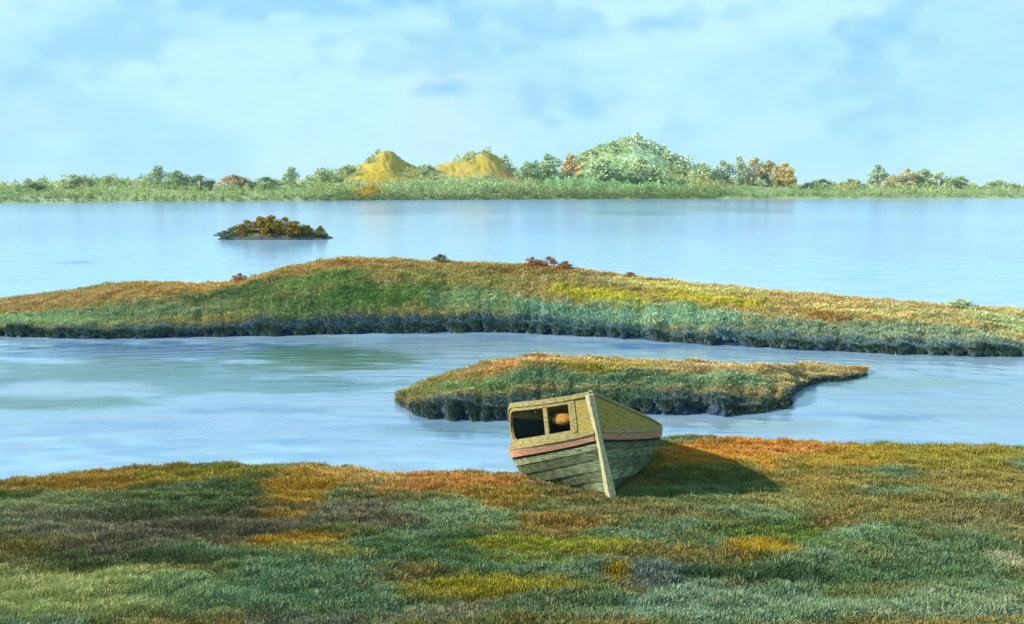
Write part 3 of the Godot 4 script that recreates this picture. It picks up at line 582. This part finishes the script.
# ---------------------------------------------------------------- far shore
func build_far_shore():
	var rows := []
	var cols := []
	var sub := 5
	var n := (FAR.size() - 1) * sub
	for j in 40:
		var t := j / 39.0
		var row := PackedVector3Array()
		var crow := PackedColorArray()
		for i in n + 1:
			var c := columns_at(FAR, float(i) / sub)
			var p: Vector3
			if t < 0.15:
				var k := t / 0.15
				p = Vector3(c[0], lerpf(-0.5, 1.0, k), c[1] - 6.0 * k)
			elif t < 0.35:
				var k := (t - 0.15) / 0.2
				p = Vector3(lerpf(c[0], c[2], k), lerpf(1.0, c[3], k), c[1] - lerpf(6.0, 40.0, k))
			elif t < 0.75:
				var k := (t - 0.35) / 0.4
				p = Vector3(lerpf(c[2], c[4], k), lerpf(c[3], c[5], k * k * (3.0 - 2.0 * k) * 0.6 + k * 0.4), c[1] - lerpf(40.0, 90.0, k))
			else:
				var k := (t - 0.75) / 0.25
				p = Vector3(c[4] * (1.0 + 0.3 * k), lerpf(c[5], 3.0, sqrt(k)), c[1] - 90.0 - 130.0 * k)
			if t > 0.15:
				var amp := clampf((p.y - 1.0) * 0.09, 0.1, 1.3)
				p.y += noise.get_noise_3d(p.x * 0.07, p.y * 0.1, p.z * 0.07) * amp * 1.2 + fine.get_noise_2d(p.x * 0.3, p.z * 0.3) * amp * 0.5
			row.append(p)
			var base := Color(0.36, 0.43, 0.22)
			var col := patched(FAR_PATCHES, p.x, p.y, base, 0.05, 0.12, 0.7)
			var g := fine.get_noise_2d(p.x * 0.6, p.y * 1.2 + p.z * 0.3)
			crow.append(shade(col, 0.72 * (1.0 + 0.3 * g)))
		rows.append(row)
		cols.append(crow)
	tag(put("hills", sheet(rows, cols), tinted(0.95)), "low far shore with two ochre hills and a big pale hill", "", "", "structure")
	# scrub at the water's edge, too far off to tell apart
	var spots := []
	var crown := crown_mesh(91, 90, 0)
	for i in 11000:
		var u := rng.randf() * (FAR.size() - 1)
		var c := columns_at(FAR, u)
		var low := rng.randf() < 0.3
		var d := rng.randf_range(1.0, 9.0) if low else rng.randf_range(9.0, 92.0)
		var y := lerpf(-0.2, 1.0, minf(d / 6.0, 1.0)) if d < 6.0 else lerpf(1.0, c[3], minf((d - 6.0) / 34.0, 1.0))
		var x := lerpf(c[0], c[2], minf(d / 40.0, 1.0))
		if d > 40.0:
			var kk := (d - 40.0) / 50.0
			y = lerpf(c[3], c[5], kk * kk * (3.0 - 2.0 * kk) * 0.6 + kk * 0.4) - 0.6
			x = lerpf(c[2], c[4], (d - 40.0) / 50.0)
		var col := patched(FAR_PATCHES, x, y + 1.0, Color(0.33, 0.40, 0.20), 0.05, 0.12, 0.7)
		if low:
			col = col.lerp(Color(0.07, 0.13, 0.05), rng.randf_range(0.2, 0.9))
		var ochre := col.r > col.g * 1.06 and d > 38.0
		var s := rng.randf_range(0.5, 1.2) if ochre else rng.randf_range(0.7, 1.5) if low else rng.randf_range(0.8, 2.4) if rng.randf() < 0.8 else rng.randf_range(2.2, 4.2)
		spots.append([Vector3(x, y, c[1] - d), s * 1.4, s, rng.randf() * TAU, shade(col, rng.randf_range(0.95, 1.45))])
	scatter("shore_scrub", crown, spots, "low green scrub along the water's edge of the far shore", "scrub")
	for q in FAR_TREES:
		var t := make_tree(q[7], Vector3(q[0], q[1], q[2]), q[3], q[4], int(q[5]), q[6])
		tag(t, q[8], "bush" if q[7].ends_with("bush") else "tree", "trees along the far shore")

# a crown of leaf clumps, base at the origin, one unit tall and about one wide
func crown_mesh(seed_: int, leaves: int, kind: int) -> ArrayMesh:
	var r := RandomNumberGenerator.new()
	r.seed = seed_
	var st := SurfaceTool.new()
	st.begin(Mesh.PRIMITIVE_TRIANGLES)
	var lobes := []
	for i in 13:
		var y := r.randf_range(0.12, 0.8)
		var w := 0.40 * (1.1 - absf(y - 0.3))
		if kind == 1:
			w *= 1.25 - y
		var a := r.randf() * TAU
		lobes.append([Vector3(cos(a) * w * r.randf_range(.4, 1), y, sin(a) * w * r.randf_range(.4, 1)), r.randf_range(0.12, 0.22) * (1.2 - 0.5 * y if kind == 1 else 1.0)])
	lobes.append([Vector3(r.randf_range(-.05, .05), 0.86, 0), 0.12])
	for i in leaves:
		var lobe: Array = lobes[r.randi() % lobes.size()]
		var d := Vector3(r.randfn(), r.randfn() * 0.8, r.randfn()).normalized() * pow(r.randf(), 0.4)
		var p: Vector3 = lobe[0] + d * lobe[1]
		p.y = maxf(p.y, 0.02)
		var a := Vector3(r.randfn(), r.randfn(), r.randfn()).normalized()
		var b := a.cross(Vector3(r.randfn(), r.randfn(), r.randfn())).normalized()
		var s := r.randf_range(0.02, 0.045) * (2.2 if leaves < 150 else 1.0)
		var k := r.randf_range(0.8, 1.2)
		st.set_color(Color(k * r.randf_range(.9, 1.1), k, k * r.randf_range(.8, 1.1)))
		for v in [p - a * s, p + b * s * 0.7, p + a * s, p - a * s, p + a * s, p - b * s * 0.7]:
			st.add_vertex(v)
	st.generate_normals()
	return st.commit()

func trunk_mesh(seed_: int) -> ArrayMesh:
	var r := RandomNumberGenerator.new()
	r.seed = seed_
	var st := SurfaceTool.new()
	st.begin(Mesh.PRIMITIVE_TRIANGLES)
	var limbs := [[Vector3(0, -0.08, 0), Vector3(r.randf_range(-.04, .04), 0.8, 0), 0.03]]
	for i in 5:
		var a := r.randf() * TAU
		var y := r.randf_range(0.15, 0.45)
		limbs.append([Vector3(0, y, 0), Vector3(cos(a) * 0.3, y + r.randf_range(0.15, 0.35), sin(a) * 0.3), 0.014])
	for l in limbs:
		var rings := []
		for j in 4:
			var p: Vector3 = l[0].lerp(l[1], j / 3.0)
			var ring := PackedVector3Array()
			for k in 5:
				ring.append(p + Vector3(cos(k * TAU / 5), 0, sin(k * TAU / 5)) * l[2] * (1.0 - j * 0.27))
			rings.append(ring)
		st.append_from(loft(rings), 0, Transform3D())
	return st.commit()

var crowns := []
var trunks := []

func tint(called: String) -> StandardMaterial3D:
	if not tints.has(called):
		var cs := {"sage": Color(0.47, 0.56, 0.34), "pale": Color(0.62, 0.72, 0.54), "grey": Color(0.44, 0.53, 0.40), "green": Color(0.38, 0.50, 0.29), "dark": Color(0.24, 0.33, 0.17), "rust": Color(0.58, 0.44, 0.25), "tan": Color(0.56, 0.51, 0.28), "ochre": Color(0.60, 0.42, 0.11), "gold": Color(0.30, 0.20, 0.03), "olive": Color(0.23, 0.22, 0.045), "shade": Color(0.14, 0.18, 0.11), "red": Color(0.36, 0.20, 0.10), "moss": Color(0.17, 0.2, 0.08)}
		var m := tinted(0.9)
		m.albedo_color = cs[called].linear_to_srgb()
		m.backlight_enabled = true
		m.backlight = Color(0.4, 0.4, 0.35)
		tints[called] = m
	return tints[called]

func make_tree(called: String, at: Vector3, h: float, w: float, variant: int, color: String) -> Node3D:
	if crowns.is_empty():
		for k in 4:
			crowns.append(crown_mesh(200 + k, 1900, 1 if k == 1 else 0))
			trunks.append(trunk_mesh(300 + k))
		tints["bark"] = paint(Color(0.12, 0.10, 0.07))
	var t := Node3D.new()
	t.name = numbered(called)
	add_child(t)
	t.position = at
	t.rotation.y = rng.randf() * TAU
	t.scale = Vector3(w * 1.35, h * 1.06, w * 1.35)
	put("trunk", trunks[variant], tints.bark, t)
	put("crown", crowns[variant], tint(color), t)
	return t

# ---------------------------------------------------------------- the little island far out
const ISLE := Vector3(-24.56, 0, -86.78)

func build_islet():
	var rows := []
	var cols := []
	for j in 25:
		var row := PackedVector3Array()
		var crow := PackedColorArray()
		for i in 61:
			var u := i / 30.0 - 1.0
			var v := j / 12.0 - 1.0
			var k := maxf(0.0, 1.0 - u * u) * maxf(0.0, 1.0 - v * v)
			var n := noise.get_noise_2d(u * 6.0, v * 3.0)
			row.append(ISLE + Vector3(u * 5.9, -0.3 + 1.25 * pow(k, 0.5) + n * 0.15, -2.5 - v * 2.6))
			crow.append(Color(0.07, 0.085, 0.075) if row[i].y < 0.45 + n * 0.3 else Color(0.15, 0.12, 0.03))
		rows.append(row)
		cols.append(crow)
	tag(put("islet", sheet(rows, cols), tinted(0.9)), "tiny mound of land far out in the water", "", "", "structure")
	var list := [[-4.7, 0.1, .7, 1.5, "shade", "low grey green bush at the left tip of the tiny islet"], [-3.7, .2, 1.0, 1.7, "moss", "second bush from the left tip of the tiny islet"], [-2.6, .25, 1.4, 2.0, "gold", "golden brown bush left of the middle of the tiny islet"], [-1.3, .3, 1.65, 2.2, "gold", "golden brown bush just left of the tallest one on the tiny islet"], [0.0, .3, 1.75, 2.3, "gold", "tallest golden brown bush on the tiny islet"], [1.3, .3, 1.6, 2.2, "gold", "golden brown bush just right of the tallest one on the tiny islet"], [2.5, .3, 1.3, 2.0, "gold", "golden brown bush on the right slope of the tiny islet"], [3.6, .2, 1.05, 1.7, "olive", "olive bush near the right end of the tiny islet"], [4.9, .1, 1.1, 1.3, "olive", "round olive bush alone at the right tip of the tiny islet"]]
	for q in list:
		var b := make_tree("islet_bush", ISLE + Vector3(q[0], q[1] - 0.1, -1.2 + rng.randf_range(-.4, .4)), q[2] * 1.25, q[3] * 1.1, rng.randi() % 4 if q[4] != "gold" else (0 if rng.randf() < .5 else 3), q[4])
		tag(b, q[5], "bush", "bushes on the tiny islet")

func build_shrubs():
	# shrubs along the crest of the middle bank
	var list := [[27.0, "red", .40, .55, "small brown shrub on the highest part of the middle bank crest"], [37.0, "moss", .42, .6, "small dark green shrub on the middle bank crest above the boat's left end"], [41.6, "red", .42, .6, "red brown shrub on the middle bank crest, left of the two red ones"], [42.4, "red", .50, .65, "middle red brown shrub of the three on the middle bank crest"], [43.3, "red", .38, .6, "red brown shrub on the middle bank crest, right of the two red ones"], [46.5, "red", .26, .5, "low rust shrub on the descending crest of the middle bank"], [63.0, "sage", .42, 1.0, "pale shrub on the low right end of the middle bank crest"]]
	for q in list:
		var p := bank_point(MID, q[0], 1.0, 0.22, 6.0)
		tag(make_tree("shrub", p - Vector3(0, .04, 0), q[2], q[3], rng.randi() % 4, q[1]), q[4], "shrub", "shrubs on the middle bank")

# ---------------------------------------------------------------- the boat
const BOAT := Vector3(1.60, 0.40, -13.12)
const BEAM := [[0.0, 0.05], [0.03, 0.25], [0.06, 0.44], [0.1, 0.66], [0.14, 0.85], [0.19, 1.04], [0.24, 1.17], [0.30, 1.27], [0.36, 1.32], [0.42, 1.34], [0.6, 1.28], [0.8, 1.15], [1.0, 0.92]]
const SHEER := [[0.0, 1.16], [0.05, 1.11], [0.1, 1.075], [0.17, 1.035], [0.25, 0.995], [0.45, 0.88], [0.7, 0.76], [1.0, 0.76]]
const LENGTH := 3.5

func stem_z(y: float) -> float:
	return 0.02 + 0.16 * y / 1.16

# the old stem has warped to one side
func bow_lean(y: float) -> float:
	return -0.085 * maxf(y, 0.0)

# hull surface: side -1 or 1, q from stem to transom, v from keel to sheer
func hull(side: float, q: float, v: float, out := 0.0) -> Vector3:
	var b := along(BEAM, q)
	var s := along(SHEER, q)
	if side > 0.0:
		s -= 0.09 * sin(PI * clampf(q / 0.45, 0.0, 1.0))   # the sheer has sagged on this side
	var full := smoothstep(0.0, 0.45, q)
	var p1 := Vector2(b * lerpf(0.5, 1.0, full), s * lerpf(0.36, 0.06, full))
	var p2 := Vector2(b, s)
	var p0 := Vector2(0.03, 0.0)
	var p := p0 * (1 - v) * (1 - v) + p1 * 2.0 * v * (1 - v) + p2 * v * v
	var t := (p1 - p0) * (1 - v) + (p2 - p1) * v
	var nrm := Vector2(t.y, -t.x).normalized()
	p += nrm * out
	return Vector3(side * p.x + bow_lean(p.y) * pow(1.0 - q, 3.0), p.y, lerpf(stem_z(p.y), -LENGTH, q))

# a point on the upright board above the sheer: metres aft along the sheer, height above it
func board(side: float, m: float, y: float, out := 0.0) -> Vector3:
	var q := m / 3.9
	var p := hull(side, q, 1.0)
	var a := hull(side, maxf(q - 0.02, 0.0), 1.0)
	var b := hull(side, q + 0.02, 1.0)
	var nrm := Vector3(-(b.z - a.z), 0, (b.x - a.x)).normalized()
	if nrm.x * side < 0.0:
		nrm = -nrm
	var yy := y * (1.0 + (AFT / CAB) * clampf(m / CABLEN, 0.0, 1.0)) if side < 0.0 else y
	return p + nrm * (out - 0.02 - y * 0.10) + Vector3(0, yy, 0)

func wood(a: Color, b: Color, c: Color, seed_: int, scale := Vector3(1.2, 14.0, 1.2)) -> StandardMaterial3D:
	var m := StandardMaterial3D.new()
	m.roughness = 0.75
	m.metallic_specular = 0.35
	m.albedo_texture = noise_tex(512, 0.02, [0.25, 0.45, 0.58, 0.70], [a.linear_to_srgb(), b.linear_to_srgb(), b.lerp(c, 0.35).linear_to_srgb(), c.linear_to_srgb()], seed_, 5)
	m.heightmap_enabled = true
	m.heightmap_scale = 0.6
	m.heightmap_texture = noise_tex(512, 0.03, [0.0, 1.0], [Color.BLACK, Color.WHITE], seed_ + 1, 4)
	m.uv1_triplanar = true
	m.uv1_scale = scale
	return m

# a strip between two rows of points, given a thickness along its own normals
func plank(lo: Array, hi: Array, lo_in: Array, hi_in: Array) -> ArrayMesh:
	var rings := []
	for i in lo.size():
		rings.append(PackedVector3Array([lo[i], hi[i], hi_in[i], lo_in[i]]))
	return loft(rings)

func strake(side: float, v0: float, v1: float, o0: float, o1: float, thick := 0.02, q1 := 1.0) -> ArrayMesh:
	var lo := []; var hi := []; var lo2 := []; var hi2 := []
	for i in 33:
		var q := pow(i / 32.0, 1.3) * q1
		lo.append(hull(side, q, v0, o0)); hi.append(hull(side, q, v1, o1))
		lo2.append(hull(side, q, v0, o0 - thick)); hi2.append(hull(side, q, v1, o1 - thick))
	return plank(lo, hi, lo2, hi2)

func rail(side: float, m0: float, m1: float, y0: Callable, y1: Callable, o0: float, o1: float, n := 24) -> ArrayMesh:
	var rings := []
	for i in n + 1:
		var m := lerpf(m0, m1, float(i) / n)
		var a: float = y0.call(m)
		var b: float = y1.call(m)
		rings.append(PackedVector3Array([board(side, m, a, o1), board(side, m, b, o1), board(side, m, b, o0), board(side, m, a, o0)]))
	return loft(rings)

func build_boat():
	var boat := Node3D.new()
	boat.name = "wooden_boat"
	add_child(boat)
	tag(boat, "weathered green wooden boat with ochre cabin boards leaning on the near bank", "boat")
	boat.position = BOAT
	boat.basis = Basis(Vector3.UP, deg_to_rad(7.0)) * Basis(Vector3.RIGHT, deg_to_rad(-10.0)) * Basis(Vector3.BACK, deg_to_rad(7.5))
	var greens := []
	for k in 4:
		var f: float = [0.75, 1.2, 0.85, 1.55][k]
		greens.append(wood(shade(Color(0.028, 0.05, 0.028), f), shade(Color(0.09, 0.125, 0.065), f), shade(Color(0.25, 0.27, 0.17), f), 400 + k * 3, Vector3(0.55, 3.2, 0.55)))
	var ochre := wood(Color(0.12, 0.10, 0.035), Color(0.24, 0.20, 0.075), Color(0.34, 0.30, 0.15), 430, Vector3(0.9, 4.0, 0.9))
	var deep := wood(Color(0.17, 0.13, 0.025), Color(0.26, 0.205, 0.045), Color(0.33, 0.27, 0.09), 436, Vector3(0.9, 3.0, 0.9))
	var pink := wood(Color(0.19, 0.17, 0.10), Color(0.40, 0.22, 0.14), Color(0.52, 0.24, 0.17), 442, Vector3(0.45, 2.0, 0.45))
	var pale := wood(Color(0.25, 0.24, 0.13), Color(0.38, 0.36, 0.22), Color(0.48, 0.45, 0.31), 448, Vector3(3.0, 0.8, 3.0))
	var black := paint(Color(0.018, 0.022, 0.02), 0.7)
	var dark := wood(Color(0.012, 0.02, 0.028), Color(0.03, 0.045, 0.055), Color(0.06, 0.08, 0.08), 454)
	for side in [-1.0, 1.0]:
		var vs := [0.0, 0.2, 0.38, 0.54, 0.69, 0.81, 0.89]
		for k in 6:
			put("plank", strake(side, vs[k], vs[k + 1] + 0.015, 0.016, -0.004, 0.02), greens[(k * 3 + (1 if side > 0 else 0)) % 4], boat)
		put("shadow_strip", strake(side, 0.88, 0.925, 0.004, -0.004, 0.02), black, boat)  # black strip paints in the shadow line below the top plank
		tag(put("sheer_plank", strake(side, 0.915, 1.0, 0.034, 0.034, 0.05), pink, boat), "faded pink red top plank")
		# ochre rail on the sheer
		put("rail", rail(side, 0.0, 3.88, func(m): return -0.01, func(m): return 0.055, -0.06, 0.055, 40), ochre, boat)
	var nail := SphereMesh.new()
	nail.radius = 0.011
	nail.height = 0.014
	nail.radial_segments = 8
	nail.rings = 4
	var rust := paint(Color(0.09, 0.035, 0.015), 0.8)
	for side in [-1.0, 1.0]:
		for k in 9:
			put("nail", nail, rust, boat).position = hull(side, 0.03 + k * 0.045, 0.87, 0.012)
	# inside of the hull, the bottom boards, the stern
	for side in [-1.0, 1.0]:
		put("inner_lining", strake(side, 0.02, 0.98, -0.03, -0.03, 0.01), dark, boat)
	var ring := PackedVector3Array()
	var ring2 := PackedVector3Array()
	for side in [-1.0, 1.0]:
		for i in 11:
			var p := hull(side, 1.0, (i / 10.0) if side > 0 else (1.0 - i / 10.0))
			ring.append(p + Vector3(0, 0, 0.02))
			ring2.append(p + Vector3(0, 0, -0.03))
	put("transom", loft([ring, ring2]), greens[1], boat)
	var floor_rings := []
	for i in 13:
		var q := lerpf(0.12, 0.99, i / 12.0)
		var w := absf(hull(1.0, q, 0.3).x) - 0.05
		var z := hull(1.0, q, 0.3).z
		floor_rings.append(PackedVector3Array([Vector3(-w, 0.22, z), Vector3(w, 0.22, z), Vector3(w, 0.19, z), Vector3(-w, 0.19, z)]))
	put("bottom_boards", loft(floor_rings), dark, boat)
	var th := hull(1.0, 0.72, 0.8)
	put("thwart", loft([PackedVector3Array([Vector3(-th.x, .55, th.z), Vector3(-th.x, .59, th.z), Vector3(-th.x, .59, th.z - .25), Vector3(-th.x, .55, th.z - .25)]), PackedVector3Array([Vector3(th.x, .55, th.z), Vector3(th.x, .59, th.z), Vector3(th.x, .59, th.z - .25), Vector3(th.x, .55, th.z - .25)])]), ochre, boat)
	# stem post, thicker at the head
	var stem := []
	for i in 15:
		var y := lerpf(-0.08, 1.78, i / 14.0)
		var z := stem_z(y) + (0.04 if y > 0 else 0.0)
		var w := lerpf(0.075, 0.05, smoothstep(0.0, 1.1, y)) if y < 1.2 else lerpf(0.05, 0.062, smoothstep(1.2, 1.7, y))
		var s := bow_lean(y)
		stem.append(PackedVector3Array([Vector3(s - w * .6, y, z + .07), Vector3(s + w * .6, y, z + .07), Vector3(s + w, y, z + .02), Vector3(s + w, y, z - .1), Vector3(s - w, y, z - .1), Vector3(s - w, y, z + .02)]))
	put("stem_post", loft(stem), pale, boat)
	put("keel", loft([PackedVector3Array([Vector3(-.05, -.1, .03), Vector3(.05, -.1, .03), Vector3(.05, .02, .03), Vector3(-.05, .02, .03)]), PackedVector3Array([Vector3(-.05, -.1, -LENGTH), Vector3(.05, -.1, -LENGTH), Vector3(.05, .02, -LENGTH), Vector3(-.05, .02, -LENGTH)])]), greens[2], boat)
	# cabin board with two windows on the side that leans down
	var hb := func(m): return CAB
	var L := -1.0
	put("bow_board", rail(L, 0.0, 0.20, func(m): return 0.05, func(m): return CAB - 0.05, -0.02, 0.012, 8), deep, boat)
	var frame := put("window_frame", frame_mesh(L, 0.15, CABLEN, 0.03, CAB, 0.09), ochre, boat)
	put("mullion", rail(L, MULL, MULL + 0.05, func(m): return 0.12, func(m): return CAB - 0.09, -0.02, 0.02, 3), ochre, frame)
	put("cap_rail", rail(L, 0.0, CABLEN - 0.015, func(m): return CAB - 0.035 - round_drop(m), func(m): return CAB + 0.03 - round_drop(m), -0.06, 0.045, 40), ochre, boat)
	# the board on the high side falls away aft to nothing
	put("bow_board", rail(1.0, 0.0, RLEN, func(m): return 0.05, func(m): return 0.055 + (CAB - 0.055) * pow(maxf(0.0, 1.0 - m / RLEN), 1.9), -0.02, 0.012, 16), deep, boat)
	put("cap_rail", rail(1.0, 0.0, RLEN, func(m): return 0.03 + (CAB - 0.035) * pow(maxf(0.0, 1.0 - m / RLEN), 1.9), func(m): return 0.06 + (CAB - 0.01) * pow(maxf(0.0, 1.0 - m / RLEN), 1.9), -0.05, 0.03, 16), ochre, boat)
	# roof boards and the after bulkhead close the cabin
	var n := 7
	for k in n:
		var f0 := float(k) / n + 0.004
		var f1 := float(k + 1) / n - 0.004
		var rings := []
		for i in 13:
			var e := i / 12.0
			var a := board(L, lerpf(0.05, CABLEN - 0.05, e), CAB - 0.04 - round_drop(lerpf(0.05, CABLEN - 0.05, e)), -0.03)
			var b := board(1.0, lerpf(0.05, CABLEN - 0.02, e), 0.01 + (CAB - 0.05) * pow(maxf(0.0, 1.0 - lerpf(0.05, CABLEN, e) / RLEN), 1.9), -0.03)
			var p := a.lerp(b, f0)
			var r := a.lerp(b, f1)
			rings.append(PackedVector3Array([p, r, r - Vector3(0, .02, 0), p - Vector3(0, .02, 0)]))
		put("roof_board", loft(rings), ochre, boat)
	var qb := CABLEN / 3.9
	var bulk := PackedVector3Array()
	for i in 9:
		bulk.append(hull(L, qb, 1.0 - i / 8.0, -0.035))
	for i in 9:
		bulk.append(hull(1.0, qb, i / 8.0, -0.035))
	bulk.append(board(1.0, CABLEN, 0.0, -0.04))
	bulk.append(board(L, CABLEN - 0.05, CAB - 0.05 - round_drop(CABLEN - 0.05), -0.04))
	bulk.append(board(L, CABLEN - 0.02, 0.0, -0.04))
	var bulk2 := PackedVector3Array()
	for v in bulk:
		bulk2.append(v + Vector3(0, 0, -0.03))
	put("bulkhead", loft([bulk, bulk2]), dark, boat)
	# an orange float lies inside, behind the forward pane
	var fl := Node3D.new()
	fl.name = numbered("orange_float")
	add_child(fl)
	tag(fl, "orange brown rounded float seen through the boat's forward window", "float")
	fl.transform = boat.transform * Transform3D(Basis(Vector3.UP, -0.75), board(L, 0.33, 0.29, -0.16))
	var body := []
	for i in 13:
		var a := PI * i / 12.0
		var rr := PackedVector3Array()
		for k in 16:
			var wob := 1.0 + 0.06 * sin(k * 1.7) * sin(a)
			rr.append(Vector3(-cos(a) * 0.20, cos(k * TAU / 16) * sin(a) * 0.105 * wob, sin(k * TAU / 16) * sin(a) * 0.105 * wob))
		body.append(rr)
	var om := wood(Color(0.10, 0.05, 0.01), Color(0.27, 0.13, 0.015), Color(0.34, 0.19, 0.04), 470, Vector3(2, 2, 2))
	put("body", loft(body, true), om, fl)
	var hole := TorusMesh.new()
	hole.inner_radius = 0.018
	hole.outer_radius = 0.034
	hole.rings = 16
	hole.ring_segments = 8
	var eye := put("eye", hole, om, fl)
	eye.position = Vector3(0.22, 0, 0)

const CAB := 0.62
const CABLEN := 1.5
const ROUND := 0.30
const MULL := 0.46
const RLEN := 1.45
const AFT := 0.14   # the windowed board is this much taller aft

func round_drop(m: float) -> float:
	var d := maxf(0.0, m - (CABLEN - ROUND))
	return ROUND - sqrt(maxf(0.0, ROUND * ROUND - d * d))

# a frame with rounded after corners following the board
func frame_mesh(side: float, m0: float, m1: float, y0: float, y1: float, w: float) -> ArrayMesh:
	var rings := []
	var path := []
	for k in 12:
		path.append([Vector2(lerpf(m0, m1 - ROUND, k / 11.0), y0), Vector2(0, 1)])
	for k in 9:
		var a := -PI / 2 + PI / 2 * k / 8.0
		path.append([Vector2(m1 - ROUND + cos(a) * ROUND, y0 + ROUND + sin(a) * ROUND), Vector2(-cos(a), -sin(a))])
	for k in 9:
		var a := PI / 2 * k / 8.0
		path.append([Vector2(m1 - ROUND + cos(a) * ROUND, y1 - ROUND + sin(a) * ROUND), Vector2(-cos(a), -sin(a))])
	for k in 12:
		path.append([Vector2(lerpf(m1 - ROUND, m0, k / 11.0), y1), Vector2(0, -1)])
	for k in 6:
		path.append([Vector2(m0, lerpf(y1 - 0.01, y0 + 0.01, k / 5.0)), Vector2(0.7, 0)])
	path.append(path[0])
	for q in path:
		var a: Vector2 = q[0]
		var b: Vector2 = q[0] + q[1] * w
		rings.append(PackedVector3Array([board(side, a.x, a.y, 0.025), board(side, b.x, b.y, 0.025), board(side, b.x, b.y, -0.025), board(side, a.x, a.y, -0.025)]))
	return loft(rings, false, false)
